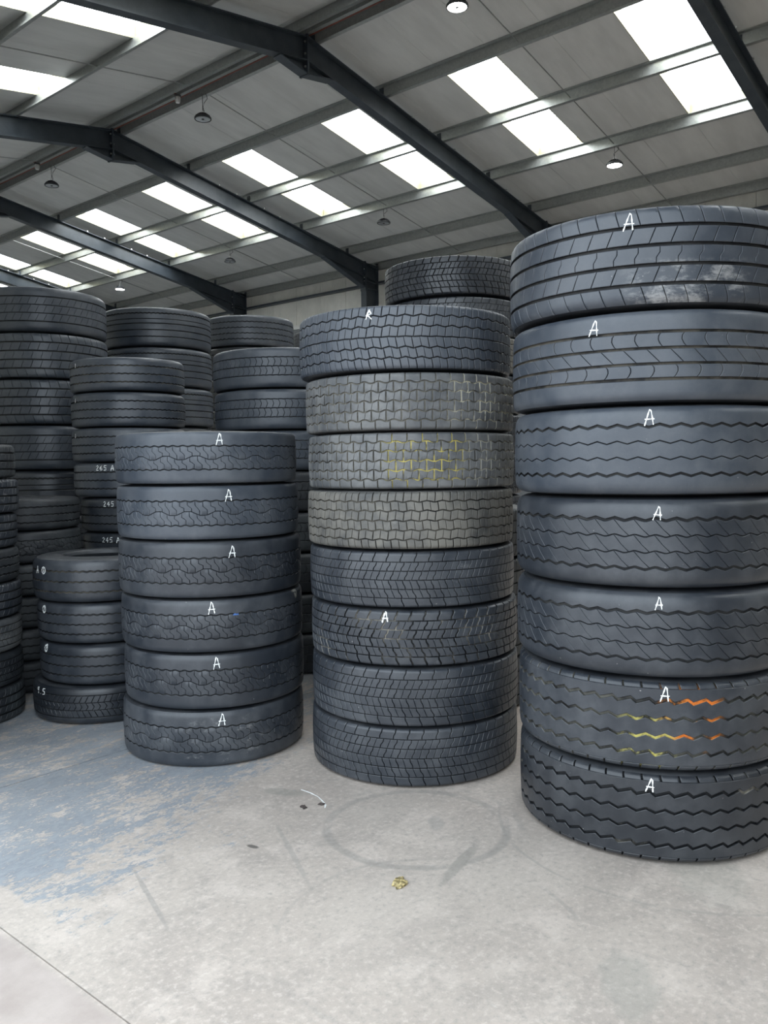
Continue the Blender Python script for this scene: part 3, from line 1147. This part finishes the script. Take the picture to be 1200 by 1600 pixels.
GLYPH = {
    'A': [[(-.34, -.58), (-.02, .55), (.10, .42), (.28, -.5)], [(-.34, -.14), (.34, -.10)]],
    '~': [[(-.5, 0), (-.2, .12), (.2, .05), (.5, .1)]],
    'v': [[(-.7, .5), (.6, .55), (.15, -.4), (-.2, .3)]],
    '2': [[(-.3, .3), (0, .5), (.28, .25), (-.3, -.45), (.35, -.45)]],
    '4': [[(.1, -.5), (.12, .5), (-.32, -.1), (.35, -.08)]],
    '5': [[(.3, .5), (-.22, .48), (-.26, .05), (.2, .08), (.24, -.4), (-.3, -.45)]],
    '6': [[(.15, .5), (-.26, 0), (-.15, -.45), (.25, -.35), (.2, .02), (-.25, -.1)]],
    '9': [[(.22, .1), (-.2, .05), (-.2, .45), (.2, .48), (.22, .1), (.1, -.5)]],
    '.': [[(-.06, -.45), (.06, -.45)]],
    'O': [[(.62*math.cos(a*math.pi/8)*.95, .62*math.sin(a*math.pi/8)) for a in range(17)]],
    '1': [[(-.1, .3), (.05, .5), (.05, -.5)]],
    '|': [[(0, .55), (0, -.55)], [(.12, .5), (.12, -.4)]],
    'K': [[(-.3, -.5), (.05, .5), (.35, .1), (-.1, -.05), (.4, -.5)], [(-.3, -.15), (.2, .55)]],
}


def chalk(root, tr, text, phi, z, size, width=.0065, tilt=0.0, scale=1.0, kz=1.0, mat='chalk', what='white handwritten chalk mark', name='chalk_mark'):
    """hand-written chalk strokes lying on the tread"""
    x = 0.0
    glyphs = []
    for ch in text:
        if ch == ' ':
            x += .7
            continue
        glyphs.append([[(q[0]+x, q[1]) for q in st] for st in GLYPH[ch]])
        if ch != 'O':
            x += .95
    wid = max(0, x-.95)
    z = min(z, tr.hw*.97-size*.56)
    for strokes in glyphs:
      mb = MB()
      for st in strokes:
          pts = []
          for a, b in zip(st[:-1], st[1:]):
              L = math.hypot(b[0]-a[0], b[1]-a[1])*size
              n = max(2, int(L/.008))
              for i in range(n):
                  pts.append((a[0]+(b[0]-a[0])*i/n, a[1]+(b[1]-a[1])*i/n))
          pts.append(st[-1])
          ct, sn = math.cos(tilt), math.sin(tilt)
          pp = [((px-wid/2)*size*.92, py*size) for px, py in pts]
          pp = [(a*ct-b*sn, a*sn+b*ct) for a, b in pp]
          vs = []
          for i, (u, v) in enumerate(pp):
              a, b = pp[max(0, i-1)], pp[min(len(pp)-1, i+1)]
              d = math.hypot(b[0]-a[0], b[1]-a[1]) or 1
              nx, ny = -(b[1]-a[1])/d, (b[0]-a[0])/d
              hwd = width/2*(.8+.35*math.sin(i*1.7+phi))
              for sg in (-1, 1):
                  uu, vv = u+sg*nx*hwd, v+sg*ny*hwd+z
                  vv = max(-tr.hw*.995, min(tr.hw*.995, vv))
                  r = (tr.prof(vv/kz)+.0012)*scale
                  th = rad(phi)+uu/tr.R
                  vs.append((r*math.cos(th), r*math.sin(th), vv))
          fs = [(2*i, 2*i+1, 2*i+3, 2*i+2) for i in range(len(pp)-1)]
          mb.add(vs, fs)
      o = mb.build(name, MAT[mat], root)
      o['label'] = what


ORD = ['top', 'second', 'third', 'fourth', 'fifth', 'sixth', 'seventh', 'eighth', 'ninth', 'tenth', 'eleventh', 'twelfth']
F_H = Vector((math.sin(YAW), math.cos(YAW)))
R_H = Vector((math.cos(YAW), -math.sin(YAW)))


def tyre(loc, r, h, kind, R, w, rim, top, groove, side, label, group, marks=(), tilt=(0, 0), turn=None):
    tr, tm, sm = tyre_meshes(kind, R, w, rim, top, groove, side)
    root = tag(empty('truck_tyre', loc), label, 'tyre', group)
    root.rotation_euler = (tilt[0], tilt[1], 0)
    k = r/R
    kz = h/w
    a = link(bpy.data.objects.new('tread', tm), root)
    b = link(bpy.data.objects.new('sidewall', sm), root)
    rz = random.uniform(0, 6.28) if turn is None else turn
    for o in (a, b):
        o.scale = (k, k, kz)
        o.rotation_euler = (0, 0, rz if o is a else random.uniform(0, 6.28))
    for (text, phi, dz, size, *rest) in marks:
        chalk(root, tr, text, phi, dz, size, rest[0] if rest else .0065, rest[1] if len(rest) > 1 else 0.0, k, kz, *rest[2:])
    return root


def stack(name_words, pos, zs, specs, group, rim, R, w, lean=(0, 0)):
    """zs: heights of the boundaries from top to bottom; specs per tyre from the top"""
    n = len(zs)-1
    for i in range(n):
        sp = specs[min(i, len(specs)-1)]
        zt, zb = zs[i], zs[i+1]
        off = sp.get('off', random.uniform(-.008, .008))
        doff = sp.get('doff', random.uniform(-.006, .006))
        x = pos[0]+R_H.x*off+F_H.x*doff
        y_ = pos[1]+R_H.y*off+F_H.y*doff
        r = sp.get('r', R)
        lab = '%s tyre down in the %s, %s' % (ORD[i], name_words, sp['look']) if i else 'top tyre of the %s, %s' % (name_words, sp['look'])
        assert len(lab.split()) <= 16, lab
        tyre((x, y_, (zt+zb)/2), r, sp.get('h', (zt-zb)-.0015), sp['kind'], R, w, rim, sp.get('top', 'rub_slate'), sp.get('gr', 'gr_dark'), sp.get('side', 'side'), lab, group,
             sp.get('marks', ()), sp.get('tilt', (0, 0)), sp.get('turn'))


def even(top, n):
    return [top*(1-i/n) for i in range(n+1)]


# front right stack (seven wide trailer tyres)
zs = [2.412, 2.045, 1.705, 1.368, 1.026, .694, .346, 0]
def A(phi, z, i, size=.058, zz=zs, **k):
    return [('A', phi, z-(zz[i]+zz[i+1])/2, size*.92, .0052, random.uniform(-.16, .05))]
stack('front right stack', (3.43, 1.40), zs, [
    dict(kind='rib5', top='rub_scuff_low', r=.565, off=-.022, marks=A(-163.7, 2.355, 0, .062), look='straight ribs with pale scuffs', tilt=(.003, -.003), h=.357, turn=0.0),
    dict(kind='rib5c', top='rub_haze', r=.556, off=-.02, gr='gr_tan', marks=A(-176.9, 1.986, 1), look='straight grooves with curved sipes'),
    dict(kind='zig4', top='rub_haze', r=.555, off=-.013, marks=A(-157.0, 1.655, 2), look='smooth with four zigzag grooves'),
    dict(kind='zig4d', r=.553, off=-.008, marks=A(-154.2, 1.309, 3, .05), look='zigzag grooves and faint diagonal sipes'),
    dict(kind='zig4d', r=.553, off=-.006, marks=A(-153.8, .980, 4, .045), look='zigzag grooves under the white A'),
    dict(kind='zigdeep', r=.551, off=.0, gr='gr_orange', marks=A(-151.7, .649, 5, .055), look='orange and yellow daubs in its grooves', turn=0.0),
    dict(kind='zigdeep', r=.551, off=.004, top='rub_black', gr='gr_nick', marks=A(-157.3, .316, 6, .05), look='deep zigzag grooves, on the floor'),
], 'tyres of the front right stack', BIG, .555, .335)

# front centre stack (eight drive tyres)
zs = [2.222, 1.915, 1.646, 1.379, 1.103, .834, .565, .285, 0]
stack('front centre stack', (3.355, 2.64), zs, [
    dict(kind='block6', r=.532, off=-.02, top='rub_haze', marks=[('K', -159.2, 2.19-(2.222+1.915)/2, .042, .007)], look='fine blocks between wavy grooves', tilt=(.004, -.006), h=.296),
    dict(kind='hex6', r=.526, off=0.0, top='rub_grey', gr='gr_pale', side='side_dusty', look='dusty grey with pale-edged blocks', turn=0.0),
    dict(kind='hex6', r=.522, off=.006, top='rub_grey', gr='gr_yellow', side='side_dusty', look='dusty grey with yellow in its grooves', turn=0.0),
    dict(kind='block6b', r=.523, off=0.0, top='rub_brown', gr='gr_tan', side='side_dusty', look='brownish dusty blocks'),
    dict(kind='chev6', r=.522, off=.005, top='rub_scuff', look='worn chevron blocks'),
    dict(kind='chev6w', r=.527, off=.014, top='rub_scuff', gr='gr_fleck', marks=[('A', -156.5, .819-(.834+.565)/2, .045, .007)], look='open chevron blocks with a white A'),
    dict(kind='chev6', r=.528, off=.016, look='dark chevron blocks above the lowest'),
    dict(kind='chev6', r=.530, off=.012, look='chevron blocks, resting on the floor'),
], 'tyres of the front centre stack', BIG, .525, .275)

# front left stack (six)
zs = [1.674, 1.408, 1.131, .845, .573, .287, 0]
zl = zs
Lm = [(-120.9, 1.630), (-116.8, 1.354), (-116.1, 1.076), (-129.4, .802), (-128.0, .530), (-124.3, .248)]
Lo = [(.479, .008), (.482, .01), (.485, .017), (.483, .022), (.481, .027), (.485, .016)]
LX = [('~', -115.5, .052, .03, .010, 0, 'blue', 'blue crayon daub', 'crayon_daub'), ('v', -66, .115, .045, .016, 0, 'torn', 'pale torn rubber edge', 'torn_edge')]
Ll = ['smooth shoulder and white A', 'white A right of its centre', 'white A high on its shoulder', 'blue daub and torn right shoulder', 'white A left of its centre', 'scuffed, resting on the floor']
stack('front left stack', (2.845, 3.645), zs, [
    dict(kind='zsipe', r=Lo[i][0], off=Lo[i][1], top='rub_haze' if i < 2 else 'rub_slate' if i != 5 else 'rub_scuff', marks=A(Lm[i][0], Lm[i][1], i, .058, zl)+(LX if i == 3 else []), look=Ll[i]) for i in range(6)],
    'tyres of the front left stack', BIG, .483, .277)

# small tyres left of the front left stack
zs = [.970, .712, .468, .226, 0]
stack('low four-tyre stack at left', (2.83, 4.66), zs, [
    dict(kind='rib4w', r=.405, off=-.012, gr='gr_tan', marks=[('A', 174.5, .06, .04), ('O1', -175.5, .06, .032)], look='wavy pale grooves'),
    dict(kind='rib4w', r=.402, off=.0, marks=[('O2', 178.0, .075, .034)], look='circled chalk mark'),
    dict(kind='rib4w', r=.402, off=.012, marks=[('O2', 176.0, .085, .034)], look='three ragged grooves'),
    dict(kind='chev4', r=.418, off=-.02, top='rub_black', marks=[('9.5', 179, .070, .036)], look='chevron sipes, on the floor'),
], 'small tyres of the low left stack', SMALL, .405, .242)

zs = even(2.30, 9)
zc = lambda i: (zs[i]+zs[i+1])/2
stack('tall small-tyre stack at left', (3.655, 5.605), zs, [
    dict(kind='rib4w', gr='gr_tan', top='rub_haze', off=-.004, marks=[('|', 176, .07, .03)], look='pale wavy grooves', tilt=(.0, -.006), h=.248),
    dict(kind='rib4w', top='rub_haze', off=-.002, marks=[('|', 173, .07, .03)], look='dark wavy grooves'),
    dict(kind='rib4w', top='rub_haze', off=-.004, marks=[('|', 171, .07, .03)], look='small white edge mark'),
    dict(kind='rib4w', top='rub_haze', off=.005, marks=[('265 A O2', -146, .088, .036, .006)], look='chalked 265 A'),
    dict(kind='rib4w', off=.05, marks=[('245 A O2', -146, .083, .036, .006)], look='chalked 245 A'),
    dict(kind='rib4w', off=.06, marks=[('245 A O2', -150, .078, .036, .006)], look='chalked 245 A, half hidden'),
    dict(kind='rib4w', look='hidden low in the stack'),
], 'small tyres of the stack behind', SMALL, .42, .253)

# low small stack by the left edge, and the left edge stack
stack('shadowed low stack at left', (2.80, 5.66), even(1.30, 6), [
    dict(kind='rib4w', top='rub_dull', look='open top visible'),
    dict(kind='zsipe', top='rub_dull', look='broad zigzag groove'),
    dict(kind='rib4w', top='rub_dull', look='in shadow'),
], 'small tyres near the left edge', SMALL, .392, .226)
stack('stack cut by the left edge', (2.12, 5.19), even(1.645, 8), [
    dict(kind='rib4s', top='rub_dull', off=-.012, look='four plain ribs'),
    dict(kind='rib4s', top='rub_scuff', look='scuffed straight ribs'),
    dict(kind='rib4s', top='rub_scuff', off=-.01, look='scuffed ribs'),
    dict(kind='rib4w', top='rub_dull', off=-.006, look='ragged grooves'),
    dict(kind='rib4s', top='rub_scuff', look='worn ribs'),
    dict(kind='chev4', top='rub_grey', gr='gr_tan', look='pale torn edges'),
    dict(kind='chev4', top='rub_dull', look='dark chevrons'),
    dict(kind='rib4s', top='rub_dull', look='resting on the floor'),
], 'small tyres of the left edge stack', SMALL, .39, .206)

# tall stacks behind
zs = even(2.96, 8)
stack('tall back stack at far left', (3.655, 6.90), zs, [
    dict(kind='fine4', top='rub_haze', r=.545, off=-.01, look='fine sipes, highest at far left'),
    dict(kind='rib5', top='rub_haze', r=.54, off=0.0, look='slanted sipes below the top'),
    dict(kind='rib5', top='rub_haze', r=.54, look='slanted sipes, third down'),
    dict(kind='fine4', top='rub_haze', r=.54, look='plain wide ribs'),
    dict(kind='rib5n', look='narrow ribs, mostly hidden'),
], 'tyres of the tall left stack', BIG, .54, .37)
stack('second tall back stack', (4.99, 7.145), even(3.01, 8), [
    dict(kind='rib5n', r=.532, top='rub_haze', look='nicked upper groove'),
    dict(kind='rib5n', r=.532, top='rub_haze', off=.01, look='smooth straight ribs'),
    dict(kind='rib5n', r=.532, top='rub_haze', off=.015, look='partly hidden ribs'),
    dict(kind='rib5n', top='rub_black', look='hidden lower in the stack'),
], 'tyres of the second tall stack', BIG, .532, .376)
stack('third tall back stack', (6.69, 7.70), even(3.22, 9), [
    dict(kind='wavy4', r=.53, top='rub_haze', look='four wavy grooves'),
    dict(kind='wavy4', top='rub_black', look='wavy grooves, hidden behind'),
], 'tyres of the third tall stack', BIG, .53, .358)
stack('stack in the left gap', (4.40, 4.655), even(2.33, 8), [
    dict(kind='chevrib', top='rub_haze', r=.535, off=-.006, look='smooth shoulders and arrow sipes'),
    dict(kind='chevrib', top='rub_haze', r=.535, off=.002, look='arrow sipes, second down'),
    dict(kind='chevrib', top='rub_haze', r=.53, off=.02, look='arrow sipes in a narrow gap'),
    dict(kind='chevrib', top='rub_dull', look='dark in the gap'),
], 'tyres of the stack in the left gap', BIG, .535, .291)
stack('tall stack behind the centre', (5.48, 3.855), [3.035, 2.725, 2.44, 2.163, 1.865, 1.56, 1.25, .94, .63, .315, 0], [
    dict(kind='chev6w', r=.53, off=-.012, look='highest, open chevron blocks', tilt=(-.004, -.014), h=.29),
    dict(kind='chev6', top='rub_scuff', off=.0, look='fine worn blocks'),
    dict(kind='block6', top='rub_brown', gr='gr_tan', off=.02, look='brown dusty blocks'),
    dict(kind='block6', look='small blocks in the right gap'),
    dict(kind='block6b', look='dark blocks in the right gap'),
], 'tyres of the tall centre back stack', BIG, .53, .302)
stack('low stack in the right gap', (4.32, 3.09), even(1.23, 4), [
    dict(kind='rib4s', top='rub_dull', look='dusty rim on top', side='side_dusty', r=.5),
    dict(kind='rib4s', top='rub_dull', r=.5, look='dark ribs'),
], 'tyres of the low stack in the right gap', BIG, .5, .307)
stack('far stack near the wall', (8.36, 7.92), even(3.27, 11), [
    dict(kind='block6', look='small blocks far behind'),
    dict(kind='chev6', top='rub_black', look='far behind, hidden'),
], 'tyres of the far stack', BIG, .53, .297)

# ------------------------------------------------------------------ small things on the floor
def lump(name, loc, rx, ry, rz, mat, label, cat, seed, group=None):
    rnd = random.Random(seed)
    bm = bmesh.new()
    bmesh.ops.create_icosphere(bm, subdivisions=3, radius=1)
    ph = [rnd.uniform(0, 6.28) for _ in range(6)]
    for v in bm.verts:
        c = v.co
        k = 1+.22*math.sin(4*c.x+ph[0])*math.cos(5*c.y+ph[1])+.16*math.sin(9*c.y+ph[2]+3*c.x)+.08*rnd.uniform(-1, 1)
        zz = c.z*(.8+.3*math.sin(6*c.x+ph[3])+.25*math.sin(7*c.y+ph[4]))
        v.co = (c.x*k*rx, c.y*k*ry, max(0, zz+.35)*rz)
    me = bpy.data.meshes.new(name)
    bm.to_mesh(me)
    bm.free()
    me.materials.append(MAT[mat])
    o = link(bpy.data.objects.new(name, me))
    o.location = loc
    o.rotation_euler = (0, 0, rnd.uniform(0, 3))
    return tag(o, label, cat, group)


lump('floor_scrap', (2.235, 1.825, 0), .038, .026, .010, 'gold', 'small crumpled gold-brown scrap on the bare concrete', 'scrap', 3)
lump('rubber_crumb', (2.49, 2.57, 0), .022, .012, .005, 'crumb', 'dark flat crumb on the concrete left of the white chalk squiggle', 'crumb', 5, 'crumbs on the floor')
lump('rubber_crumb', (2.56, 2.53, 0), .015, .012, .005, 'crumb', 'dark flat crumb inside the end of the white chalk squiggle', 'crumb', 8, 'crumbs on the floor')


def floor_stroke(pts, w, label):
    vs = []
    P2 = [Vector(q) for q in pts]
    for i, q in enumerate(P2):
        d = (P2[min(i+1, len(P2)-1)]-P2[max(i-1, 0)]).normalized()
        n = Vector((-d.y, d.x))
        k = w/2*(.7+.3*math.sin(i*2.1))
        vs += [(q.x+n.x*k, q.y+n.y*k, .0012), (q.x-n.x*k, q.y-n.y*k, .0012)]
    mb = MB().add(vs, [(2*i, 2*i+1, 2*i+3, 2*i+2) for i in range(len(P2)-1)])
    o = mb.build('chalk_stroke', MAT['chalk'], fl)
    o['label'] = label
    return o


floor_stroke([(2.62, 2.72), (2.62, 2.66), (2.61, 2.60), (2.585, 2.545), (2.565, 2.51), (2.54, 2.49)], .009, 'white chalk squiggle on the floor')
floor_stroke([(3.53, 1.86), (3.50, 1.855), (3.485, 1.85)], .012, 'short white chalk dash on the floor')
